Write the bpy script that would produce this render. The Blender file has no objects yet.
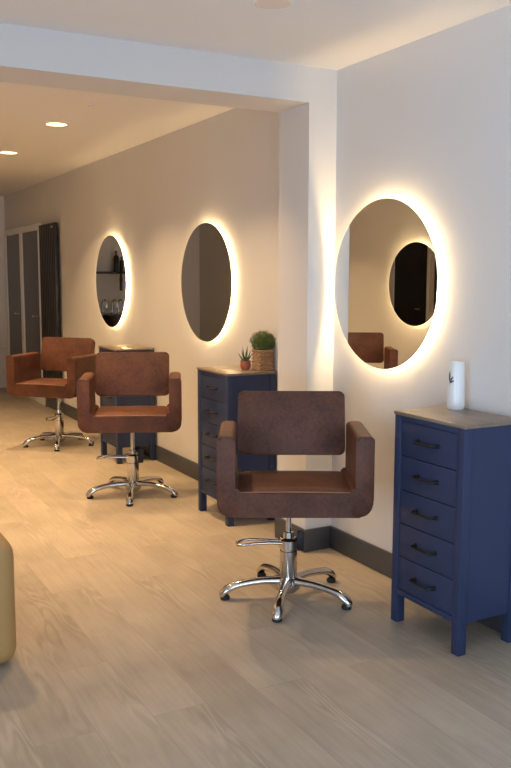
import bpy, bmesh, math, random
from mathutils import Vector, Matrix
PI = math.pi
random.seed(7)
scene = bpy.context.scene
C = scene.collection

# ------------------------------------------------------------------ camera
CAM_H = 1.4
yaw, pit, roll = 0.4967, -0.1224, 0.0023
F = Vector((math.sin(yaw)*math.cos(pit), math.cos(yaw)*math.cos(pit), math.sin(pit)))
R0 = Vector((math.cos(yaw), -math.sin(yaw), 0)); U0 = R0.cross(F)
R1 = R0*math.cos(roll) + U0*math.sin(roll); U1 = -R0*math.sin(roll) + U0*math.cos(roll)
cam = bpy.data.cameras.new('camera'); cam_o = bpy.data.objects.new('camera', cam); C.objects.link(cam_o)
m = Matrix((R1, U1, -F)).transposed().to_4x4(); m.translation = (0, 0, CAM_H)
cam_o.matrix_world = m
cam.sensor_fit = 'VERTICAL'; cam.sensor_height = 24; cam.lens = 852.94*24/768
cam.clip_start = 0.05
scene.camera = cam_o

# ------------------------------------------------------------------ light and exposure
LED_COL, LED_POW = (1.0, 0.70, 0.35), 112.0
DOWN_COL, DOWN_POW = (1.0, 0.64, 0.31), 14.0
DAY_COL, DAY_POW = (0.70, 0.83, 1.0), 76.0
scene.view_settings.view_transform = 'Standard'
scene.view_settings.look = 'None'
scene.view_settings.exposure = 0.0
scene.view_settings.gamma = 1.0
scene.view_settings.use_curve_mapping = False
world = bpy.data.worlds.new('world'); scene.world = world; world.use_nodes = True
world.node_tree.nodes['Background'].inputs[0].default_value = (0.62, 0.76, 1.0, 1)
world.node_tree.nodes['Background'].inputs[1].default_value = 1.0
day = bpy.data.lights.new('shopfront_daylight', 'AREA'); day.shape = 'RECTANGLE'; day.size = 3.0; day.size_y = 1.9
day.energy = DAY_POW; day.color = DAY_COL
day_o = bpy.data.objects.new('shopfront_daylight', day); C.objects.link(day_o)
day_o.location = (0.45, -2.12, 1.15); day_o.rotation_euler = (math.radians(113), 0, 0)
side = bpy.data.lights.new('added_side_daylight', 'AREA'); side.shape = 'RECTANGLE'; side.size = 2.6; side.size_y = 1.8  # added light out of view, brightens the right wall against the beam
side.energy = DAY_POW*1.25; side.color = DAY_COL
side_o = bpy.data.objects.new('added_side_daylight', side); C.objects.link(side_o)
side_o.location = (-1.86, 0.1, 1.10); side_o.rotation_euler = (math.radians(115), 0, math.radians(-90))

# ------------------------------------------------------------------ helpers
def mesh_obj(name, bm, mat, parent=None, smooth=True, ang=40, recalc=True):
    if recalc: bmesh.ops.recalc_face_normals(bm, faces=bm.faces)
    me = bpy.data.meshes.new(name); bm.to_mesh(me); bm.free()
    if smooth:
        me.polygons.foreach_set('use_smooth', [True]*len(me.polygons))
        me.set_sharp_from_angle(angle=math.radians(ang))
    mats = mat if isinstance(mat, (list, tuple)) else [mat]
    for mm in mats: me.materials.append(mm)
    o = bpy.data.objects.new(name, me); C.objects.link(o)
    if parent: o.parent = parent
    return o
def tag(o, label, cat, group=None, kind=None):
    o['label'] = label; o['category'] = cat
    if group: o['group'] = group
    if kind: o['kind'] = kind
    return o
def thing(name, label, cat, loc, rz=0, group=None):
    o = bpy.data.objects.new(name, None); C.objects.link(o); o.empty_display_size = .05
    o.location = loc; o.rotation_euler = (0, 0, rz)
    return tag(o, label, cat, group)
def struct(name, bm, mat, parent=None, **k):
    o = mesh_obj(name, bm, mat, parent, **k)
    if not parent: o['kind'] = 'structure'
    return o
def NB(): return bmesh.new()
def box(bm, a, b, bev=0, seg=2, mi=0):
    a, b = Vector(a), Vector(b); c = (a+b)/2; s = b-a
    r = bmesh.ops.create_cube(bm, size=1, matrix=Matrix.Translation(c) @ Matrix.Diagonal((s.x, s.y, s.z, 1)))
    vs = r['verts']; fs = set(f for v in vs for f in v.link_faces)
    for f in fs: f.material_index = mi
    if bev:
        es = list(set(e for v in vs for e in v.link_edges))
        bmesh.ops.bevel(bm, geom=es, offset=bev, segments=seg, profile=.5, affect='EDGES')
    return bm
def lathe(bm, prof, M=None, n=32, caps=True, mi=0):
    M = M or Matrix.Identity(4)
    rings = []
    for r, z in prof:
        if r < 1e-6: rings.append([bm.verts.new(M @ Vector((0, 0, z)))])
        else: rings.append([bm.verts.new(M @ Vector((r*math.cos(2*PI*k/n), r*math.sin(2*PI*k/n), z))) for k in range(n)])
    for A, B in zip(rings, rings[1:]):
        for k in range(n):
            k2 = (k+1) % n
            vs = [A[k % len(A)], A[k2 % len(A)], B[k2 % len(B)], B[k % len(B)]]
            u = []
            for v in vs:
                if v not in u: u.append(v)
            if len(u) > 2:
                f = bm.faces.new(u); f.material_index = mi
    if caps:
        for Rg in (rings[0], rings[-1]):
            if len(Rg) > 1: bm.faces.new(Rg).material_index = mi
    return bm
def tube(bm, pts, rad, n=12, closed=False):
    pts = [Vector(p) for p in pts]; N = len(pts)
    rads = rad if isinstance(rad, (list, tuple)) else [rad]*N
    tans = []
    for i in range(N):
        a = pts[(i-1) % N] if (closed or i > 0) else pts[0]
        b = pts[(i+1) % N] if (closed or i < N-1) else pts[-1]
        tans.append((b-a).normalized())
    ref = Vector((0, 0, 1)) if abs(tans[0].z) < .9 else Vector((1, 0, 0))
    u = tans[0].cross(ref).normalized(); rings = []
    for i in range(N):
        u = (u - tans[i]*u.dot(tans[i])).normalized(); w = tans[i].cross(u)
        rings.append([bm.verts.new(pts[i] + (u*math.cos(2*PI*k/n) + w*math.sin(2*PI*k/n))*rads[i]) for k in range(n)])
    L = N if closed else N-1
    for i in range(L):
        A, B = rings[i], rings[(i+1) % N]
        for k in range(n): bm.faces.new((A[k], A[(k+1) % n], B[(k+1) % n], B[k]))
    if not closed: bm.faces.new(rings[0]); bm.faces.new(rings[-1])
    return bm
def arc(cx, cy, r, a0, a1, n):
    return [(cx + r*math.cos(a0+(a1-a0)*i/n), cy + r*math.sin(a0+(a1-a0)*i/n)) for i in range(n+1)]
def prism(bm, outline, f, t0, t1, bev=0, seg=3):
    """outline: 2D points; f(u, v, t) -> 3D; caps at t0 and t1, rims bevelled."""
    A = [bm.verts.new(f(u, v, t0)) for u, v in outline]
    B = [bm.verts.new(f(u, v, t1)) for u, v in outline]
    n = len(outline)
    fa = bm.faces.new(A); fb = bm.faces.new(B)
    for i in range(n): bm.faces.new((A[i], A[(i+1) % n], B[(i+1) % n], B[i]))
    if bev:
        bmesh.ops.bevel(bm, geom=list(fa.edges)+list(fb.edges), offset=bev, segments=seg, profile=.5, affect='EDGES')
    return bm

# ------------------------------------------------------------------ materials
def new_mat(name):
    mt = bpy.data.materials.new(name); mt.use_nodes = True
    nt = mt.node_tree; return mt, nt, nt.nodes['Principled BSDF']
def N(nt, t, **k):
    n = nt.nodes.new(t)
    for a, b in k.items(): setattr(n, a, b)
    return n
def simple(name, col, rough=.5, metal=0, spec=.5, noise=0, nscale=8, bump=0, bscale=60):
    mt, nt, p = new_mat(name)
    p.inputs['Roughness'].default_value = rough; p.inputs['Metallic'].default_value = metal
    p.inputs['Specular IOR Level'].default_value = spec
    tc = N(nt, 'ShaderNodeTexCoord')
    nz = N(nt, 'ShaderNodeTexNoise'); nz.inputs['Scale'].default_value = nscale; nz.inputs['Detail'].default_value = 4
    nt.links.new(tc.outputs['Object'], nz.inputs['Vector'])
    mx = N(nt, 'ShaderNodeMix', data_type='RGBA')
    mx.inputs[6].default_value = (*[c*(1-noise) for c in col], 1); mx.inputs[7].default_value = (*[min(1, c*(1+noise)) for c in col], 1)
    nt.links.new(nz.outputs['Fac'], mx.inputs[0]); nt.links.new(mx.outputs[2], p.inputs['Base Color'])
    if bump:
        n2 = N(nt, 'ShaderNodeTexNoise'); n2.inputs['Scale'].default_value = bscale; n2.inputs['Detail'].default_value = 5
        nt.links.new(tc.outputs['Object'], n2.inputs['Vector'])
        b = N(nt, 'ShaderNodeBump'); b.inputs['Strength'].default_value = bump; b.inputs['Distance'].default_value = .002
        nt.links.new(n2.outputs['Fac'], b.inputs['Height']); nt.links.new(b.outputs['Normal'], p.inputs['Normal'])
    return mt
M = {}
M['wall'] = simple('wall_paint', (.685, .675, .665), .62, spec=.25, noise=.012, nscale=2, bump=.05, bscale=140)
M['ceil'] = simple('ceiling_paint', (.85, .84, .83), .8, spec=.2, noise=.01, nscale=2)
M['white'] = simple('white_gloss_paint', (.80, .79, .77), .35, noise=.01)
M['base'] = simple('dark_grey_skirting_paint', (.056, .062, .073), .38, noise=.05)
M['blue'] = simple('navy_blue_paint', (.026, .040, .094), .45, spec=.32, noise=.06, nscale=5)
M['blue_d'] = simple('navy_drawer_paint', (.026, .039, .090), .45, spec=.32, noise=.06, nscale=5)
M['black'] = simple('black_metal', (.010, .010, .012), .5, metal=.2, noise=.1)
M['rubber'] = simple('black_rubber', (.012, .012, .012), .7, noise=.1)
M['chrome'] = simple('polished_chrome', (.60, .59, .575), .12, metal=1, noise=.01)
M['satin'] = simple('satin_steel', (.75, .73, .70), .4, metal=.7, noise=.01)
M['glassdark'] = simple('dark_smoked_glass', (.022, .017, .015), .2, spec=.25, noise=.2, nscale=3)
M['radiator'] = simple('anthracite_radiator_enamel', (.010, .010, .011), .45, noise=.1)
M['ceramic'] = simple('white_glazed_ceramic', (.80, .82, .83), .25, noise=.01)
M['motif'] = simple('dark_leaf_print', (.05, .05, .06), .5, noise=.2, nscale=40)
M['terracotta'] = simple('terracotta', (.36, .12, .07), .75, noise=.12, nscale=30, bump=.2)
M['aloe'] = simple('aloe_leaf', (.06, .11, .045), .5, noise=.35, nscale=60)
M['soil'] = simple('soil', (.03, .02, .014), .95, noise=.4, nscale=90, bump=.6)
M['alu'] = simple('white_backing_box', (.75, .72, .68), .5, noise=.01)
M['tan'] = simple('tan_leatherette', (.42, .255, .095), .6, noise=.08, nscale=12, bump=.2)
M['shelfwood'] = simple('dark_stained_shelf', (.05, .032, .022), .5, noise=.3, nscale=20)
M['bottle'] = simple('black_plastic', (.015, .014, .014), .3, noise=.1)
M['counter'] = simple('grey_counter_laminate', (.22, .20, .18), .4, noise=.1)
M['dead_lamp'] = simple('opal_downlight_diffuser', (.82, .72, .64), .5, noise=.02)

def emis(name, col, st):
    mt, nt, p = new_mat(name)
    p.inputs['Base Color'].default_value = (.8, .75, .65, 1)
    p.inputs['Emission Color'].default_value = (*col, 1); p.inputs['Emission Strength'].default_value = st
    return mt
M['led'] = emis('warm_led_strip', LED_COL, LED_POW)
M['led3'] = emis('warm_led_strip_opposite', LED_COL, LED_POW*1.4)
M['led2'] = emis('warm_led_strip_back_room', LED_COL, LED_POW*.55)
M['down'] = emis('downlight_glow', DOWN_COL, 9.0)

def mirror_mat():
    mt, nt, p = new_mat('silvered_mirror')
    p.inputs['Base Color'].default_value = (.86, .87, .85, 1); p.inputs['Metallic'].default_value = 1
    p.inputs['Roughness'].default_value = .004
    return mt
M['mirror'] = mirror_mat()
def pane_mat():
    mt, nt, p = new_mat('clear_shopfront_glass')
    tr = N(nt, 'ShaderNodeBsdfTransparent'); gl = N(nt, 'ShaderNodeBsdfGlossy'); gl.inputs['Roughness'].default_value = .02
    fr = N(nt, 'ShaderNodeFresnel'); fr.inputs['IOR'].default_value = 1.45
    mx = N(nt, 'ShaderNodeMixShader')
    nt.links.new(fr.outputs[0], mx.inputs[0]); nt.links.new(tr.outputs[0], mx.inputs[1]); nt.links.new(gl.outputs[0], mx.inputs[2])
    nt.links.new(mx.outputs[0], nt.nodes['Material Output'].inputs['Surface'])
    return mt
M['pane'] = pane_mat()

def leather():
    mt, nt, p = new_mat('distressed_brown_leather')
    tc = N(nt, 'ShaderNodeTexCoord'); L = nt.links
    a = N(nt, 'ShaderNodeTexNoise'); a.inputs['Scale'].default_value = 7; a.inputs['Detail'].default_value = 6; a.inputs['Roughness'].default_value = .65
    b = N(nt, 'ShaderNodeTexNoise'); b.inputs['Scale'].default_value = 70; b.inputs['Detail'].default_value = 4; b.inputs['Roughness'].default_value = .7
    for n in (a, b): L.new(tc.outputs['Object'], n.inputs['Vector'])
    r = N(nt, 'ShaderNodeValToRGB'); e = r.color_ramp.elements
    e[0].position = .36; e[0].color = (.046, .0150, .0078, 1); e[1].position = .66; e[1].color = (.148, .052, .027, 1)
    mixf = N(nt, 'ShaderNodeMath', operation='MULTIPLY_ADD'); mixf.inputs[1].default_value = .4
    L.new(b.outputs['Fac'], mixf.inputs[0])
    sc = N(nt, 'ShaderNodeMath', operation='MULTIPLY'); sc.inputs[1].default_value = .6
    L.new(a.outputs['Fac'], sc.inputs[0]); L.new(sc.outputs[0], mixf.inputs[2])
    L.new(mixf.outputs[0], r.inputs[0]); L.new(r.outputs[0], p.inputs['Base Color'])
    rr = N(nt, 'ShaderNodeMapRange'); rr.inputs[3].default_value = .42; rr.inputs[4].default_value = .62
    L.new(a.outputs['Fac'], rr.inputs[0]); L.new(rr.outputs[0], p.inputs['Roughness'])
    p.inputs['Specular IOR Level'].default_value = .38
    v = N(nt, 'ShaderNodeTexVoronoi'); v.inputs['Scale'].default_value = 260
    L.new(tc.outputs['Object'], v.inputs['Vector'])
    bu = N(nt, 'ShaderNodeBump'); bu.inputs['Strength'].default_value = .18; bu.inputs['Distance'].default_value = .002
    L.new(v.outputs['Distance'], bu.inputs['Height'])
    bu2 = N(nt, 'ShaderNodeBump'); bu2.inputs['Strength'].default_value = .3; bu2.inputs['Distance'].default_value = .012
    L.new(a.outputs['Fac'], bu2.inputs['Height']); L.new(bu.outputs['Normal'], bu2.inputs['Normal'])
    L.new(bu2.outputs['Normal'], p.inputs['Normal'])
    return mt
M['leather'] = leather()
M['seam'] = simple('tan_leather_seam', (.24, .11, .06), .5, noise=.2, nscale=40)
M['piping'] = simple('dark_leather_piping', (.07, .028, .02), .5, noise=.2, nscale=40)

def wood(name, c1, c2, rough, axis='y', scale=1.0):
    mt, nt, p = new_mat(name); L = nt.links
    tc = N(nt, 'ShaderNodeTexCoord'); mp = N(nt, 'ShaderNodeMapping')
    mp.inputs['Scale'].default_value = (30*scale, 2*scale, 30*scale) if axis == 'y' else (2*scale, 30*scale, 30*scale)
    L.new(tc.outputs['Object'], mp.inputs['Vector'])
    a = N(nt, 'ShaderNodeTexNoise'); a.inputs['Scale'].default_value = 1; a.inputs['Detail'].default_value = 6
    L.new(mp.outputs[0], a.inputs['Vector'])
    r = N(nt, 'ShaderNodeValToRGB'); e = r.color_ramp.elements
    e[0].position = .3; e[0].color = (*c1, 1); e[1].position = .7; e[1].color = (*c2, 1)
    L.new(a.outputs['Fac'], r.inputs[0]); L.new(r.outputs[0], p.inputs['Base Color']); p.inputs['Roughness'].default_value = rough
    return mt
M['top'] = wood('grey_brown_wood_laminate', (.15, .115, .085), (.25, .20, .155), .33)

def floor_mat():
    mt, nt, p = new_mat('pale_oak_laminate_floor'); L = nt.links
    tc = N(nt, 'ShaderNodeTexCoord')
    rot = N(nt, 'ShaderNodeMapping'); rot.inputs['Rotation'].default_value = (0, 0, PI/2)
    L.new(tc.outputs['Object'], rot.inputs['Vector'])
    br = N(nt, 'ShaderNodeTexBrick'); br.offset = .37; br.offset_frequency = 2; br.squash = 1
    br.inputs['Scale'].default_value = 1; br.inputs['Brick Width'].default_value = 1.22; br.inputs['Row Height'].default_value = .19
    br.inputs['Mortar Size'].default_value = .0012; br.inputs['Mortar Smooth'].default_value = .4; br.inputs['Bias'].default_value = 0
    br.inputs['Color1'].default_value = (0, 0, 0, 1); br.inputs['Color2'].default_value = (1, 1, 1, 1); br.inputs['Mortar'].default_value = (.5, .5, .5, 1)
    L.new(rot.outputs[0], br.inputs['Vector'])
    # per-plank offset for the grain
    off = N(nt, 'ShaderNodeVectorMath', operation='SCALE'); off.inputs['Scale'].default_value = 13.7
    L.new(br.outputs['Color'], off.inputs[0])
    add = N(nt, 'ShaderNodeVectorMath', operation='ADD'); L.new(tc.outputs['Object'], add.inputs[0]); L.new(off.outputs[0], add.inputs[1])
    mp = N(nt, 'ShaderNodeMapping'); mp.inputs['Scale'].default_value = (7, 1.0, 1)
    L.new(add.outputs[0], mp.inputs['Vector'])
    big = N(nt, 'ShaderNodeTexNoise'); big.inputs['Scale'].default_value = 1.1; big.inputs['Detail'].default_value = 2; big.inputs['Distortion'].default_value = .4
    L.new(mp.outputs[0], big.inputs['Vector'])
    # cathedral rings = fract(noise * n)
    ml = N(nt, 'ShaderNodeMath', operation='MULTIPLY'); ml.inputs[1].default_value = 75; L.new(big.outputs['Fac'], ml.inputs[0])
    sn = N(nt, 'ShaderNodeMath', operation='SINE'); L.new(ml.outputs[0], sn.inputs[0])
    mask = N(nt, 'ShaderNodeTexNoise'); mask.inputs['Scale'].default_value = .9; mask.inputs['Detail'].default_value = 1; L.new(mp.outputs[0], mask.inputs['Vector'])
    mr = N(nt, 'ShaderNodeMapRange'); mr.inputs[1].default_value = .52; mr.inputs[2].default_value = .66; L.new(mask.outputs['Fac'], mr.inputs[0])
    rg = N(nt, 'ShaderNodeMath', operation='MULTIPLY'); L.new(sn.outputs[0], rg.inputs[0]); L.new(mr.outputs[0], rg.inputs[1])
    mp2 = N(nt, 'ShaderNodeMapping'); mp2.inputs['Scale'].default_value = (55, 3.5, 1); L.new(add.outputs[0], mp2.inputs['Vector'])
    fine = N(nt, 'ShaderNodeTexNoise'); fine.inputs['Scale'].default_value = 1; fine.inputs['Detail'].default_value = 6; fine.inputs['Roughness'].default_value = .65
    L.new(mp2.outputs[0], fine.inputs['Vector'])
    cl = N(nt, 'ShaderNodeTexNoise'); cl.inputs['Scale'].default_value = 3.0; cl.inputs['Detail'].default_value = 5; L.new(add.outputs[0], cl.inputs['Vector'])
    def madd(x, k, c):
        n = N(nt, 'ShaderNodeMath', operation='MULTIPLY_ADD'); n.inputs[1].default_value = k
        L.new(x, n.inputs[0])
        if isinstance(c, float): n.inputs[2].default_value = c
        else: L.new(c, n.inputs[2])
        return n.outputs[0]
    s = madd(fine.outputs['Fac'], .36, -.03)
    s = madd(cl.outputs['Fac'], .50, s)
    s = madd(rg.outputs[0], .085, s)
    sep = N(nt, 'ShaderNodeSeparateColor'); L.new(br.outputs['Color'], sep.inputs[0])
    s = madd(sep.outputs[0], .09, s)
    r = N(nt, 'ShaderNodeValToRGB'); e = r.color_ramp.elements
    e[0].position = .12; e[0].color = (.245, .20, .152, 1); e[1].position = .78; e[1].color = (.56, .485, .39, 1)
    L.new(s, r.inputs[0])
    mx = N(nt, 'ShaderNodeMix', data_type='RGBA'); mx.inputs[7].default_value = (.20, .165, .125, 1)
    mfac = N(nt, 'ShaderNodeMath', operation='MULTIPLY'); mfac.inputs[1].default_value = .38; L.new(br.outputs['Fac'], mfac.inputs[0])
    L.new(mfac.outputs[0], mx.inputs[0]); L.new(r.outputs[0], mx.inputs[6]); L.new(mx.outputs[2], p.inputs['Base Color'])
    p.inputs['Roughness'].default_value = .42; p.inputs['Specular IOR Level'].default_value = .4
    bu = N(nt, 'ShaderNodeBump'); bu.inputs['Strength'].default_value = .12; bu.inputs['Distance'].default_value = .002
    L.new(s, bu.inputs['Height']); L.new(bu.outputs['Normal'], p.inputs['Normal'])
    return mt
M['floor'] = floor_mat()
def leaf_mat():
    mt, nt, p = new_mat('small_green_leaves'); L = nt.links
    tc = N(nt, 'ShaderNodeTexCoord'); a = N(nt, 'ShaderNodeTexNoise'); a.inputs['Scale'].default_value = 55
    L.new(tc.outputs['Object'], a.inputs['Vector'])
    r = N(nt, 'ShaderNodeValToRGB'); e = r.color_ramp.elements
    e[0].position = .3; e[0].color = (.035, .075, .015, 1); e[1].position = .7; e[1].color = (.14, .21, .045, 1)
    L.new(a.outputs['Fac'], r.inputs[0]); L.new(r.outputs[0], p.inputs['Base Color']); p.inputs['Roughness'].default_value = .5
    return mt
M['leaf'] = leaf_mat()
M['wicker'] = wood('woven_wicker', (.26, .14, .065), (.52, .34, .19), .6, 'x', 3)

# ------------------------------------------------------------------ setting
W, WF = 2.4255, 2.440           # right wall: front room, back room
P0, P1 = 3.638, 3.930           # divider pier / beam depth
XP = 2.2658                     # pier's inner face
HC, HF, HB = 2.4207, 2.4326, 2.252
YB, YE = -2.0, 11.25            # shop window wall, far wall
XL, XO = -1.7, -0.37            # left wall of front room, opposite wall of back room
TK = .12
WZ0, WZ1 = .15, 2.15
struct('floor', box(NB(), (XL-TK, YB-TK, -.1), (WF+TK, YE+TK, 0)), M['floor'], smooth=False)
bm = NB(); box(bm, (XL-TK, YB-TK, HC), (W+TK, P0+.1, HC+.14)); box(bm, (XL-TK, P0+.1, HF), (WF+TK, YE+TK, HF+.13))
struct('ceiling', bm, M['ceil'], smooth=False)
bm = NB(); box(bm, (W, YB-TK, 0), (W+TK, P0+.1, HC)); box(bm, (WF, P0+.1, 0), (WF+TK, YE+TK, HF))
struct('wall_right', bm, M['wall'], smooth=False)
SY0, SY1 = -1.2, 1.4  # opening for the added side light
bm = NB(); box(bm, (XL-TK, YB-TK, 0), (XL, SY0, HC)); box(bm, (XL-TK, SY1, 0), (XL, P1, HC))
box(bm, (XL-TK, SY0, 0), (XL, SY1, WZ0)); box(bm, (XL-TK, SY0, WZ1), (XL, SY1, HC)); box(bm, (XL, P0, 0), (XO, P1, HB))
struct('wall_left', bm, M['wall'], smooth=False)
struct('wall_opposite', box(NB(), (XO-TK, P1, 0), (XO, YE+TK, HF)), M['wall'], smooth=False)
struct('wall_far', box(NB(), (XO, YE, 0), (WF, YE+TK, HF)), M['wall'], smooth=False)
# divider: one plastered piece of beam and pier (L-shaped profile in x-z)
bm = NB()
ol = [(XL, HB+.004), (XP, HB), (XP, 0), (W, 0), (W, HC), (XL, HC)]
prism(bm, ol, lambda u, v, t: (u, t, v), P0, P1)
box(bm, (XL, P0+.1, HC-.01), (WF, P1, HF)); box(bm, (W-.01, P0+.1, 0), (WF, P1, HF))
struct('wall_divider', bm, M['wall'], smooth=False)
# window wall behind the camera, with shopfront opening
WX0, WX1, WZ0, WZ1 = -1.05, 1.95, .15, 2.15
bm = NB()
box(bm, (XL, YB-TK, 0), (WX0, YB, HC)); box(bm, (WX1, YB-TK, 0), (W, YB, HC))
box(bm, (WX0, YB-TK, 0), (WX1, YB, WZ0)); box(bm, (WX0, YB-TK, WZ1), (WX1, YB, HC))
struct('wall_front', bm, M['wall'], smooth=False)
bm = NB()
for a, b in (((WX0, WZ0), (WX0+.06, WZ1)), ((WX1-.06, WZ0), (WX1, WZ1)), ((WX0, WZ0), (WX1, WZ0+.06)), ((WX0, WZ1-.06), (WX1, WZ1)), ((.42, WZ0), (.48, WZ1))):
    box(bm, (a[0], YB-.09, a[1]), (b[0], YB-.03, b[1]))
w1 = struct('window_1', bm, M['white'], smooth=False)
struct('pane', box(NB(), (WX0+.05, YB-.065, WZ0+.05), (WX1-.05, YB-.059, WZ1-.05)), M['pane'], w1, smooth=False)

bm = NB()
for a, b in (((SY0, WZ0), (SY0+.06, WZ1)), ((SY1-.06, WZ0), (SY1, WZ1)), ((SY0, WZ0), (SY1, WZ0+.06)), ((SY0, WZ1-.06), (SY1, WZ1)), ((.07, WZ0), (.13, WZ1))):
    box(bm, (XL-.09, a[0], a[1]), (XL-.03, b[0], b[1]))
w2 = struct('added_side_window', bm, M['white'], smooth=False)  # unseen window, added to go with the side light
struct('pane', box(NB(), (XL-.065, SY0+.05, WZ0+.05), (XL-.059, SY1-.05, WZ1-.05)), M['pane'], w2, smooth=False)

# baseboards
BH, BT = .1187, .016
def board(name, segs, ext='x'):
    bm = NB()
    for a, b in segs:
        box(bm, (a[0], a[1], 0.0), (b[0], b[1], BH), .004, 2)
    return struct(name, bm, M['base'])
board('baseboard_right', [((W-BT, YB, 0), (W, P0, 0))])
board('baseboard_divider', [((XP-BT, P0-BT, 0), (W-BT, P0, 0)), ((XP-BT, P0, 0), (XP, P1+.001, 0))])
board('baseboard_back_room', [((WF-BT, P1, 0), (WF, 9.38, 0))])
board('baseboard_opposite', [((XO, P1, 0), (XO+BT, YE, 0))])

# pair of dark glazed doors in the right wall, at the far end
def door(name, y0, y1):
    bm = NB(); fw = .055; zt = 2.0
    box(bm, (WF-.035, y0, 0), (WF, y0+fw, zt), .004); box(bm, (WF-.035, y1-fw, 0), (WF, y1, zt), .004)
    box(bm, (WF-.035, y0+fw, zt-fw*1.3), (WF, y1-fw, zt), .004); box(bm, (WF-.035, y0+fw, 0), (WF, y1-fw, .10), .004)
    d = struct(name, bm, M['white'])
    struct('glass_panel', box(NB(), (WF-.018, y0+fw, .10), (WF-.004, y1-fw, zt-fw*1.3)), M['glassdark'], d, smooth=False)
    hb = NB(); yy = y0+fw+.10
    tube(hb, [(WF-.02, yy, .98), (WF-.06, yy, .98), (WF-.06, yy+.11, .98)], .008)
    struct('door_handle', hb, M['chrome'], d)
    return d
door('door_1', 9.40, 10.26)
door('door_2', 10.26, 11.10)
bm = NB(); box(bm, (1.95, YE-.05, 0), (WF, YE, HF)); struct('trim_1', bm, M['white'], smooth=False)
struct('trim_2', box(NB(), (1.94, YE-.065, .50), (WF, YE-.05, .53), .004), M['white'])

# ------------------------------------------------------------------ lights in the ceiling
def downlight(x, y, zc, label, on=True, r=.067):
    t = thing('recessed_downlight', label, 'ceiling light', (x, y, zc), group='ceiling downlights' if on else None)
    bm = NB(); lathe(bm, [(r, 0), (r+.014, 0), (r+.014, -.004), (r+.004, -.008), (r, -.006)], caps=False)
    mesh_obj('trim_ring', bm, M['ceil'], t)
    bm = NB(); lathe(bm, [(0, -.001), (r, -.001), (r, -.005), (0, -.005)], caps=False)
    mesh_obj('diffuser', bm, M['down'] if on else M['dead_lamp'], t)
    if on:
        l = bpy.data.lights.new('downlight_beam', 'AREA'); l.shape = 'DISK'; l.size = r*1.9; l.energy = DOWN_POW; l.color = DOWN_COL; l.spread = math.radians(105)
        lo = bpy.data.objects.new('downlight_beam', l); C.objects.link(lo); lo.parent = t; lo.location = (0, 0, -.012)
    return t
downlight(1.631, 5.82, HF, 'lit round ceiling downlight nearer to the beam')
downlight(1.640, 7.30, HF, 'lit round ceiling downlight farther back, at left edge')
downlight(1.636, 2.885, HC, 'unlit round ceiling fitting at the top edge of the view', on=False)
downlight(1.62, 4.36, HF, 'lit ceiling downlight hidden just behind the beam')
for yy, tx in ((4.36, 'nearest to the beam'), (5.82, 'second from the beam'), (7.30, 'third from the beam'), (8.78, 'last towards the far wall')):  # unseen row of lamps added to brighten the back room
    downlight(.62, yy, HF, 'added unseen downlight in the opposite row, '+tx)
bm = NB(); lathe(bm, [(0, 0), (.014, 0), (.012, -.008), (0, -.012)], Matrix.Translation((1.635, 5.08, HF)), 16, caps=False)
tag(mesh_obj('ceiling_sensor', bm, M['ceramic']), 'tiny white ceiling sensor between beam and downlight', 'sensor')

# ------------------------------------------------------------------ back-lit round mirrors
MR, MZ = .3890, 1.3757
def round_mirror(y, xw, face, label, mz=MZ):
    """face=-1: hangs on the right wall and looks to -x; face=+1 the opposite."""
    xm = xw-.036 if face < 0 else XO+.036
    t = thing('round_mirror', label, 'mirror', (xw, y, mz), group='back-lit round mirrors')
    rot = Matrix.Rotation(PI/2*face, 4, 'Y')     # local z -> +-x
    d = abs(xm-xw)
    bm = NB(); lathe(bm, [(0, d-.006), (MR-.001, d-.006), (MR, d-.005), (MR, d-.001), (MR-.001, d), (0, d)], rot, 128, caps=False)
    mesh_obj('glass', bm, M['mirror'], t, ang=30)
    bm = NB(); rb = MR-.05
    lathe(bm, [(rb, 0), (rb, d-.0075), (0, d-.0075)], rot, 96, caps=False); mesh_obj('backing_box', bm, M['alu'], t, ang=30)
    bm = NB(); lathe(bm, [(rb+.001, d-.030), (rb+.004, d-.030), (rb+.004, d-.018), (rb+.001, d-.018), (rb+.001, d-.030)], rot, 96, caps=False)
    mesh_obj('led_strip', bm, M['led3'] if face > 0 else (M['led'] if y < 4 else M['led2']), t, ang=30)
    return t
round_mirror(3.196, W, -1, 'largest round back-lit mirror on the wall near the blue cabinet with the white vase')
round_mirror(5.140, WF, -1, 'middle round back-lit mirror left of the potted plants')
round_mirror(7.042, WF, -1, 'smallest and farthest round back-lit mirror above the far chair')
round_mirror(6.33, XO, 1, 'round back-lit mirror on the opposite wall, seen inside the nearest mirror', 1.355)

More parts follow.
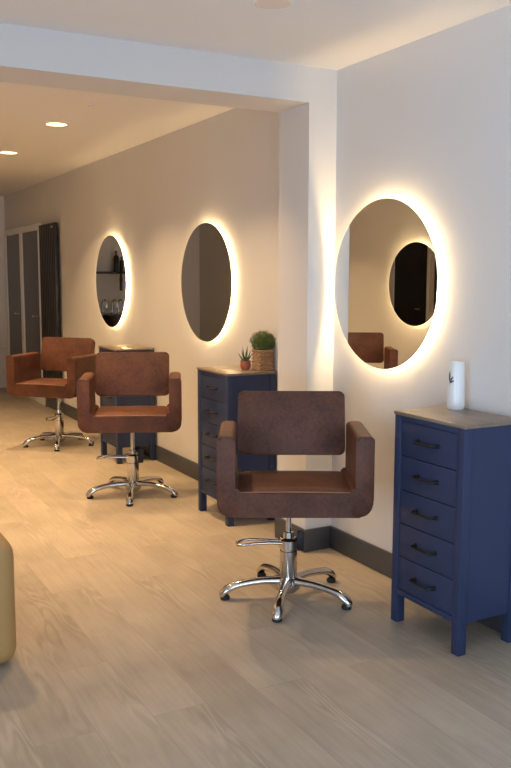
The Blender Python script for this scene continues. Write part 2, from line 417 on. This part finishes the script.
# ------------------------------------------------------------------ drawer cabinets
CX, CH, CWID = 2.1131, .876, .4083
def cabinet(y0, wid, label, back):
    t = thing('drawer_cabinet', label, 'cabinet', (CX, y0, 0), group='navy blue drawer cabinets')
    D = back-CX-.018; w = wid; lg = .040; zb = .122; th = .014
    # carcass: sides, back, bottom rail, top rail, stiles
    bm = NB()
    box(bm, (.012, .006, zb), (D, .022, CH-th)); box(bm, (.012, w-.022, zb), (D, w-.006, CH-th))
    box(bm, (D-.012, .02, zb), (D, w-.02, CH-th)); box(bm, (.02, .02, zb), (D-.01, w-.02, zb+.014))
    box(bm, (0, lg, zb), (.018, w-lg, zb+.022), .002); box(bm, (0, lg, CH-th-.022), (.018, w-lg, CH-th), .002)
    mesh_obj('body', bm, M['blue'], t)
    for (x0, yy) in ((0, 0), (0, w-lg), (D-lg, 0), (D-lg, w-lg)):
        mesh_obj('leg', box(NB(), (x0, yy, 0), (x0+lg, yy+lg, CH-th), .003), M['blue'], t)
    mesh_obj('top', box(NB(), (-.004, -.004, CH-th), (D, w+.004, CH), .003), M['top'], t)
    z0, z1 = zb+.022, CH-th-.022; dh = (z1-z0)/5
    for k in range(5):
        a, b = z0+k*dh+.0015, z0+(k+1)*dh-.0015
        d = mesh_obj('drawer', box(NB(), (.003, lg+.002, a), (.20, w-lg-.002, b), .002), M['blue_d'], t)
        hb = NB(); zc = (a+b)/2+.004; yc = w/2; hw = .058
        tube(hb, [(.004, yc-hw, zc), (-.018, yc-hw, zc), (-.026, yc-hw+.008, zc-.001), (-.026, yc+hw-.008, zc-.001), (-.018, yc+hw, zc), (.004, yc+hw, zc)], .0052, 10)
        for s in (-1, 1): lathe(hb, [(.0095, 0), (.0095, .005), (.006, .007)], Matrix.Translation((.003, yc+s*hw, zc)) @ Matrix.Rotation(-PI/2, 4, 'Y'), 14)
        mesh_obj('handle', hb, M['black'], d)
    return t
cabinet(2.3095, CWID, 'navy drawer cabinet nearest on the right, carrying the white vase', W)
cabinet(4.2208, CWID, 'navy drawer cabinet behind the front chair, carrying two potted plants', WF)
cabinet(6.090, CWID, 'farthest navy drawer cabinet, mostly hidden behind the middle chair', WF)

# ------------------------------------------------------------------ salon chairs
w_, ta, fy, by, zb_, zs, za = .317, .073, .300, -.10, .437, .548, .770
def u_frame():
    ro, ri, rt = .055, .022, .018
    o = []
    o += arc(w_-ro, zb_+ro, ro, -PI/2, 0, 8)
    o += arc(w_-rt, za-rt, rt, 0, PI/2, 5)
    o += arc(w_-ta+rt, za-rt, rt, PI/2, PI, 5)
    o += [(x, z) for x, z in reversed(arc(w_-ta-ri, zs-.012+ri, ri, -PI/2, 0, 6))]
    left = [(-x, z) for x, z in reversed(o)]
    return o + left
def make_chair(x, y, front, legphase, lever, label, dz=0, off=(0, 0)):
    """front: world angle the seat faces; local +y is the chair's front."""
    t = thing('salon_chair', label, 'chair', (x, y, 0), front-PI/2, group='brown leather hydraulic salon chairs')
    ofl = Matrix.Rotation(-(front-PI/2), 3, 'Z') @ Vector((off[0], off[1], 0)); up_off = Vector((ofl.x, ofl.y, dz))
    # seat slab and two armrests cut from one continuous upholstered U
    bm = NB(); prism(bm, u_frame(), lambda u, v, s: (u, s, v), by, fy, .012, 3)
    cut = w_-ta-.024
    parts = []
    for nm, lo, hi in (('seat', -cut, cut), ('armrest', cut, 9), ('armrest', -9, -cut)):
        b = bm.copy()
        for px, no in ((lo, (-1, 0, 0)), (hi, (1, 0, 0))):
            if abs(px) < 5:
                g = b.verts[:]+b.edges[:]+b.faces[:]
                r = bmesh.ops.bisect_plane(b, geom=g, plane_co=(px, 0, 0), plane_no=no, clear_outer=True)
                bmesh.ops.holes_fill(b, edges=[e for e in b.edges if e.is_boundary], sides=0)
        o = mesh_obj(nm, b, M['leather'], t, ang=50); o.location = up_off; parts.append(o)
        if nm == 'armrest':
            s = 1 if lo > 0 else -1
            pb = NB()
            ol = arc(w_-rt0, za-rt0, rt0-.001, 0, PI/2, 5) + arc(w_-ta+rt0, za-rt0, rt0-.001, PI/2, PI, 5)
            pts = [(s*(w_-.001), fy-.006, zb_+.07)] + [(s*u, fy-.006, v) for u, v in ol] + [(s*(w_-ta+.001), fy-.006, zs+.02)]
            tube(pb, pts, .0035, 8); mesh_obj('piping', pb, M['piping'], o)
    bm.free()
    # seat cushion, slightly domed
    cb = NB(); nx, ny = 14, 10; hw = w_-ta-.004
    ys0, ys1 = by+.004, fy-.010
    grid = []
    for j in range(ny+1):
        row = []
        for i in range(nx+1):
            a = i/nx*2-1; b = j/ny*2-1
            e = (1-abs(a)**6)*(1-abs(b)**6)
            row.append(cb.verts.new((a*hw, ys0+(b+1)/2*(ys1-ys0), zs-.012 + .014*min(1, e*2.2) + .006*(1-a*a)*(1-b*b))))
        grid.append(row)
    for j in range(ny):
        for i in range(nx): cb.faces.new((grid[j][i], grid[j][i+1], grid[j+1][i+1], grid[j+1][i]))
    rim = [e for e in cb.edges if e.is_boundary]
    ex = bmesh.ops.extrude_edge_only(cb, edges=rim)
    for v in [g for g in ex['geom'] if isinstance(g, bmesh.types.BMVert)]: v.co.z = zs-.02
    co = mesh_obj('seat_cushion', cb, M['leather'], parts[0]); 
    pb = NB(); tube(pb, [(-hw+.01, ys1-.001, zs-.009), (0, ys1+.001, zs-.006), (hw-.01, ys1-.001, zs-.009)], .0035, 8)
    mesh_obj('piping', pb, M['seam'], parts[0])
    # back pad between the arm rears, leaning back a little
    pw, pt = .240, .062; b0 = Vector((0, -.085, .620)); b1 = Vector((0, -.155, .896))
    up = (b1-b0); H_ = up.length; up.normalize(); nrm = Vector((0, -up.z, up.y))
    r = .026
    ol = arc(pw-r, r, r, -PI/2, 0, 6)+arc(pw-r, H_-r, r, 0, PI/2, 6)+arc(-pw+r, H_-r, r, PI/2, PI, 6)+arc(-pw+r, r, r, PI, 1.5*PI, 6)
    f = lambda u, v, s: b0 + Vector((u, 0, 0)) + up*v + nrm*s
    bb = NB(); prism(bb, ol, f, 0, pt, .014, 4)
    back = mesh_obj('backrest', bb, M['leather'], t, ang=50); back.location = up_off
    sb = NB(); tube(sb, [f(u*.996, v*.996+.0006, .003) for u, v in ol], .003, 8, closed=True)
    mesh_obj('piping', sb, M['piping'], back)
    # brackets from arm rear to pad (dark metal under the pad)
    kb = NB()
    for s in (-1, 1): box(kb, (s*.16-.018, by+.012, zs-.05), (s*.16+.018, by+.018, zs-.03))
    # under-seat plate and hydraulic column
    ub = NB(); box(ub, (-.10, -.10, zb_-.012), (.10, .12, zb_+.002), .003); box(ub, (-.04, -.13, zb_-.020), (.04, .13, zb_-.010), .003)
    mesh_obj('seat_plate', ub, M['black'], t).location = up_off
    kb.free()
    pb = NB(); lathe(pb, [(.012, .24), (.012, zb_-.012+dz), (.0, zb_-.012+dz)], n=24); mesh_obj('piston', pb, M['chrome'], t)
    c = NB(); lathe(c, [(.036, .060), (.0385, .064), (.0385, .205), (.0385, .212), (.033, .214), (.033, .224), (.043, .227), (.043, .262), (.038, .268), (.024, .272), (.022, .296), (.012, .298)], n=40, caps=True)
    cyl = mesh_obj('cylinder', c, M['chrome'], t, ang=35)
    # pump lever: long flat loop of rod to one side, plus its pivot bracket
    Rl = Matrix.Rotation(lever-(front-PI/2), 4, 'Z')
    lb = NB(); z = .252
    loop = [(.030, .024, z), (.09, .028, z+.004), (.16, .036, z+.004), (.20, .036, z-.001), (.228, .020, z-.006), (.228, -.020, z-.006), (.20, -.036, z-.001), (.16, -.036, z+.002), (.09, -.028, z), (.030, -.024, z-.003)]
    tube(lb, [Rl @ Vector(p) for p in loop], .0062, 10)
    mesh_obj('pump_lever', lb, M['chrome'], t)
    kb = NB(); box(kb, (-.068, -.013, .212), (-.036, .013, .300), .004)
    bmesh.ops.transform(kb, matrix=Rl, verts=kb.verts)
    mesh_obj('pump_bracket', kb, M['black'], t)
    # hub and five feet
    hb = NB(); lathe(hb, [(0, .022), (.034, .026), (.052, .044), (.054, .066), (.048, .084), (.040, .092), (0, .092)], n=32, caps=False)
    mesh_obj('hub', hb, M['chrome'], t)
    for k in range(5):
        a = legphase + k*2*PI/5 - (front-PI/2); Rk = Matrix.Rotation(a, 4, 'Z')
        L_ = NB(); prof = [(.022, .072, .056, .036), (.07, .074, .044, .028), (.12, .074, .038, .026), (.17, .069, .037, .025), (.215, .062, .040, .025), (.245, .055, .044, .026), (.268, .042, .048, .028), (.286, .027, .045, .027), (.292, .015, .038, .020)]
        rings = []
        for i, (rr, zc, wd, ht) in enumerate(prof):
            tilt = [0, -.03, -.15, -.2, -.2, -.35, -.9, -1.3, -1.5][i]
            T = Vector((math.cos(tilt), 0, math.sin(tilt))); Nn = Vector((-T.z, 0, T.x))
            rg = []
            for q in range(14):
                th = 2*PI*q/14; cu, cv = math.cos(th), math.sin(th)
                cv2 = cv if cv > 0 else cv*.55
                rg.append(L_.verts.new(Rk @ (Vector((rr, 0, zc)) + Vector((0, cu*wd*.5, 0)) + Nn*cv2*ht*.8)))
            rings.append(rg)
        for A, B in zip(rings, rings[1:]):
            for q in range(14): L_.faces.new((A[q], A[(q+1) % 14], B[(q+1) % 14], B[q]))
        L_.faces.new(rings[0]); L_.faces.new(rings[-1])
        leg = mesh_obj('leg', L_, M['chrome'], t, ang=60)
        rb = NB(); lathe(rb, [(0, 0), (.019, 0), (.0215, .003), (.0215, .010), (.016, .018), (0, .018)], Matrix.Translation(Rk @ Vector((.281, 0, 0))), 18, caps=False)
        mesh_obj('foot_pad', rb, M['rubber'], leg)
    return t
rt0 = .018
make_chair(1.868, 3.137, -2.067, 2.7576, 2.72, 'brown leather salon chair nearest the camera, in front of the largest mirror', off=(.025, .015))
make_chair(1.895, 5.170, -1.975, 3.02, 2.72, 'brown leather salon chair in the middle of the row of three', dz=.019, off=(.016, .039))
make_chair(1.936, 7.065, -2.365, 3.107, -2.2, 'farthest brown leather salon chair, turned to the left beneath the smallest mirror', off=(.025, .05))
make_chair(.12, 6.55, -1.05, 2.9, .3, 'brown leather salon chair on the opposite side, seen only inside the nearest mirror')

# ------------------------------------------------------------------ things on the cabinets
v = thing('white_vase', 'slim white cylindrical vase with a dark leaf print on the nearest cabinet', 'vase', (2.362, 2.640, CH))
bm = NB(); lathe(bm, [(0, 0), (.033, 0), (.0355, .003), (.0355, .03), (.0315, .190), (.0305, .193), (.028, .192), (.028, .17), (0, .165)], n=48, caps=False)
mesh_obj('vessel', bm, M['ceramic'], v)
def leaf_on_vase(bm, a0, z0, ang, ln, wd):
    n = 8; Lh, Rh = [], []
    for i in range(n+1):
        s = i/n; hw = wd*math.sin(PI*min(1, s*1.02))**.8*.5 if 0 < s < 1 else .0002
        for sg, lst in ((-1, Lh), (1, Rh)):
            u = math.cos(ang)*s*ln - math.sin(ang)*sg*hw; z = z0 + math.sin(ang)*s*ln + math.cos(ang)*sg*hw
            rr = .0355-(z-.03)/.16*.004+.0006; a = a0+u/rr
            lst.append(bm.verts.new((rr*math.cos(a), rr*math.sin(a), z)))
    for i in range(n): bm.faces.new((Lh[i], Lh[i+1], Rh[i+1], Rh[i]))
bm = NB(); va = math.atan2(-2.640, -2.362)     # towards the camera; visible left is at smaller angle
leaf_on_vase(bm, va-1.0, .112, PI/2, .046, .011)
leaf_on_vase(bm, va-.93, .112, .95, .030, .007)
leaf_on_vase(bm, va-.97, .108, .45, .026, .008)
leaf_on_vase(bm, va-.98, .096, 1.35, .030, .0025)
mesh_obj('leaf_print', bm, M['motif'], v, recalc=False)

# woven basket with bushy plant
pb = thing('potted_shrub', 'bushy green plant in a square woven basket on the middle cabinet', 'plant', (2.380, 4.303, CH))
bm = NB(); rows, stakes = 11, 20; hw, hh = .049, .115
def sq(t, hw, rr=.014):      # rounded square loop param by t in 0..1
    side = 2*(hw-rr); L_ = 4*side+2*PI*rr; d = (t % 1)*L_
    for k in range(4):
        if d < side:
            p = Vector((-hw+rr+d, -hw)); break
        d -= side
        if d < PI*rr/2:
            a = -PI/2+d/rr; p = Vector((hw-rr+rr*math.cos(a), -hw+rr+rr*math.sin(a))); break
        d -= PI*rr/2
    for _ in range(k): p = Vector((-p.y, p.x))
    return p
for j in range(rows):
    z = .006+j*(hh-.012)/(rows-1); ph = j % 2*PI
    pts = []
    for i in range(120):
        s = i/120; off = .0028*math.sin(2*PI*s*stakes/2+ph); p = sq(s, hw-.003+off); pts.append((p.x, p.y, z))
    tube(bm, pts, .0052, 6, closed=True)
for i in range(stakes):
    p = sq((i+.5)/stakes, hw-.004); tube(bm, [(p.x, p.y, 0), (p.x, p.y, hh)], .0028, 6)
pts = [(*sq(i/60, hw), hh) for i in range(60)]; tube(bm, pts, .006, 8, closed=True)
box(bm, (-hw+.008, -hw+.008, 0), (hw-.008, hw-.008, .008))
bk = mesh_obj('basket', bm, M['wicker'], pb)
mesh_obj('soil', box(NB(), (-hw+.007, -hw+.007, .008), (hw-.007, hw-.007, hh-.012)), M['soil'], pb, smooth=False)
bm = NB(); rnd = random.Random(3)
for i in range(4600):
    u = rnd.random()**.33; a = rnd.uniform(0, 2*PI); e = math.asin(rnd.uniform(-.8, 1))
    d = Vector((math.cos(a)*math.cos(e), math.sin(a)*math.cos(e), math.sin(e)))
    lump = 1+.10*math.sin(a*5+e*4)+.08*math.sin(a*3-e*7)
    c = Vector((d.x*.076, d.y*.070, d.z*.060))*u*lump + Vector((0, 0, hh+.052))
    if c.z < hh-.004: continue
    c.x = max(-.068, min(.054, c.x))
    n = (d+Vector((rnd.gauss(0, .6), rnd.gauss(0, .6), rnd.gauss(0, .6)))).normalized()
    tn = n.orthogonal().normalized(); tn = Matrix.Rotation(rnd.uniform(0, 2*PI), 3, n) @ tn; bn = n.cross(tn)
    ln = rnd.uniform(.006, .012); wd = ln*.4
    vs = [bm.verts.new(c+tn*ln*.5), bm.verts.new(c+bn*wd*.5+n*.001), bm.verts.new(c-tn*ln*.5), bm.verts.new(c-bn*wd*.5+n*.001)]
    bm.faces.new(vs)
for i in range(60):
    a = rnd.uniform(0, 2*PI); r = rnd.uniform(.01, .055); p0 = Vector((rnd.uniform(-.03, .03), rnd.uniform(-.03, .03), hh-.015))
    tube(bm, [p0, p0.lerp(Vector((math.cos(a)*r, math.sin(a)*r, hh+.08)), .6), (math.cos(a)*r*1.1, math.sin(a)*r*1.1, hh+.085)], .0009, 4)
mesh_obj('foliage', bm, M['leaf'], pb, smooth=False, recalc=False)

al = thing('potted_aloe', 'tiny aloe in a round terracotta pot left of the basket plant', 'plant', (2.300, 4.365, CH))
bm = NB(); lathe(bm, [(0, 0), (.020, 0), (.028, .012), (.031, .028), (.029, .046), (.031, .048), (.031, .054), (.026, .054), (.025, .044), (0, .044)], n=32, caps=False)
mesh_obj('pot', bm, M['terracotta'], al)
bm = NB(); lathe(bm, [(0, .040), (.0255, .040), (.0255, .0455), (0, .047)], n=24, caps=False)
mesh_obj('soil', bm, M['soil'], al)
for i in range(11):
    a = i*2.4; inner = i < 4; tilt = .12+.07*i; ln = .098-.005*i if i < 6 else .070
    pts, rad = [], []
    for k in range(7):
        s = k/6; o = tilt*s*ln*(1-.25*s)+.004
        pts.append((math.cos(a)*o, math.sin(a)*o, .044+math.cos(tilt*.8)*s*ln)); rad.append(max(.0005, .0058*(1-s)**.7))
    lb = NB(); tube(lb, pts, rad, 8); mesh_obj('leaf', lb, M['aloe'], al)

# ------------------------------------------------------------------ vertical radiator by the doors
rd = thing('vertical_radiator', 'tall anthracite vertical radiator on the wall beside the glazed doors', 'radiator', (WF, 8.66, 0))
n = 9; yw = .60
for zz in (.22, 1.88): mesh_obj('header', box(NB(), (-.062, 0, zz), (-.030, yw, zz+.05), .006), M['radiator'], rd)
for k in range(n):
    y = yw*(k+.5)/n
    mesh_obj('column', box(NB(), (-.070, y-.030, .18), (-.024, y+.030, 1.965), .010, 3), M['radiator'], rd)
for yy in (.1, .5):
    for zz in (.4, 1.8): mesh_obj('wall_bracket', box(NB(), (-.04, yy-.015, zz), (-.001, yy+.015, zz+.03)), M['radiator'], rd)
for yy in (.02, yw-.02):
    bm = NB(); tube(bm, [(-.046, yy, 0), (-.046, yy, .23)], .008, 10); lathe(bm, [(.016, .10), (.018, .11), (.018, .15), (.014, .16)], Matrix.Translation((-.046, yy, 0)), 16)
    mesh_obj('valve', bm, M['chrome'], rd)
bm = NB(); lathe(bm, [(0, 0), (.011, 0), (.011, .018), (.006, .022), (0, .022)], Matrix.Translation((-.069, .03, 1.92)) @ Matrix.Rotation(-PI/2, 4, 'Y'), 14, caps=False)
mesh_obj('bleed_valve', bm, M['chrome'], rd)

# ------------------------------------------------------------------ backwash corner on the far wall (seen in the farthest mirror)
BX = 1.0
tag(mesh_obj('wall_shelf', box(NB(), (BX-.7, YE-.20, 1.465), (BX+.75, YE-.0005, 1.495), .004), M['shelfwood']), 'dark wooden shelf on the far wall, seen inside the farthest mirror', 'shelf')
def bottle(x, y, z, h, r, label):
    bm = NB(); lathe(bm, [(0, 0), (r, 0), (r, h*.68), (r*.8, h*.76), (r*.32, h*.80), (r*.32, h*.88), (r*.42, h*.88), (r*.42, h), (0, h)], Matrix.Translation((x, y, z)), 20, caps=False)
    return tag(mesh_obj('bottle', bm, M['bottle']), label, 'bottle', 'bottles on the far shelf')
bottle(.915, YE-.10, 1.4955, .28, .034, 'tall dark pump bottle, largest on the far shelf')
bottle(.835, YE-.09, 1.4955, .20, .026, 'smaller slim dark bottle on the far shelf')
hk = NB(); tube(hk, [(.895, YE-.225, 1.48), (.895, YE-.23, 1.40), (.895, YE-.227, 1.24)], [.012, .022, .020], 10)
tag(mesh_obj('hanging_brush', hk, M['bottle']), 'dark handle hanging from the front of the far shelf', 'brush')
ct = thing('backwash_counter', 'grey counter with black wash basins against the far wall', 'counter', (BX, YE, 0))
mesh_obj('body', box(NB(), (-.68, -.40, 0), (.72, -.0005, .905), .004), M['counter'], ct)
mesh_obj('worktop', box(NB(), (-.70, -.42, .905), (.74, -.0005, .935), .004), M['counter'], ct)
for k, bx in enumerate((1.13, .50)):
    b = thing('wash_basin', ('black wash basin in front of the taps, seen inside the farthest mirror' if k == 0 else 'second black wash basin, at the end of the counter away from the taps'), 'basin', (bx, YE-.66, 0))
    bm = NB(); lathe(bm, [(0, .62), (.12, .64), (.19, .76), (.205, .91), (.205, .93), (.185, .93), (.18, .76), (.10, .68), (0, .67)], Matrix.Diagonal((1, 1.0, 1, 1)), 36, caps=False)
    mesh_obj('bowl', bm, M['bottle'], b)
    bm = NB(); lathe(bm, [(.13, 0), (.13, .02), (.07, .05), (.06, .62), (.09, .65)], n=24); mesh_obj('pedestal', bm, M['bottle'], b)
for k, xx in enumerate((1.16, 1.02, .935)):
    bm = NB(); y = YE-.22
    lathe(bm, [(.024, 0), (.024, .01), (.012, .02)], Matrix.Translation((xx, y, .9355)), 16)
    pts = [(xx, y, .94), (xx, y, 1.08)]+[(xx-.022+.022*math.cos(a), y-.03+.03*math.cos(a), 1.08+.04*math.sin(a)) for a in [PI*i/8 for i in range(1, 9)]]+[(xx-.044, y-.06, 1.02)]
    tube(bm, pts, .011, 10)
    tag(mesh_obj('gooseneck_tap', bm, M['chrome']), ['steel gooseneck tap directly above the black basin, leftmost of three in the mirror', 'middle of three steel gooseneck taps on the grey counter', 'steel gooseneck tap under the bottles, rightmost of three in the mirror'][k], 'tap', 'taps on the wash counter')

# ------------------------------------------------------------------ tan pouf at the left edge
bm = NB(); box(bm, (-.50, -.25, .010), (0, .25, .475), .06, 6)
pf = thing('upholstered_pouf', 'tan upholstered pouf with rounded corners, cut by the left edge', 'pouf', (.655, 3.24, 0))
mesh_obj('cushion', bm, M['tan'], pf)
for sx in (-.42, -.08):
    for sy in (-.17, .17):
        bm = NB(); lathe(bm, [(.02, 0), (.022, .004), (.022, .016)], Matrix.Translation((sx, sy, 0)), 16); mesh_obj('foot', bm, M['rubber'], pf)
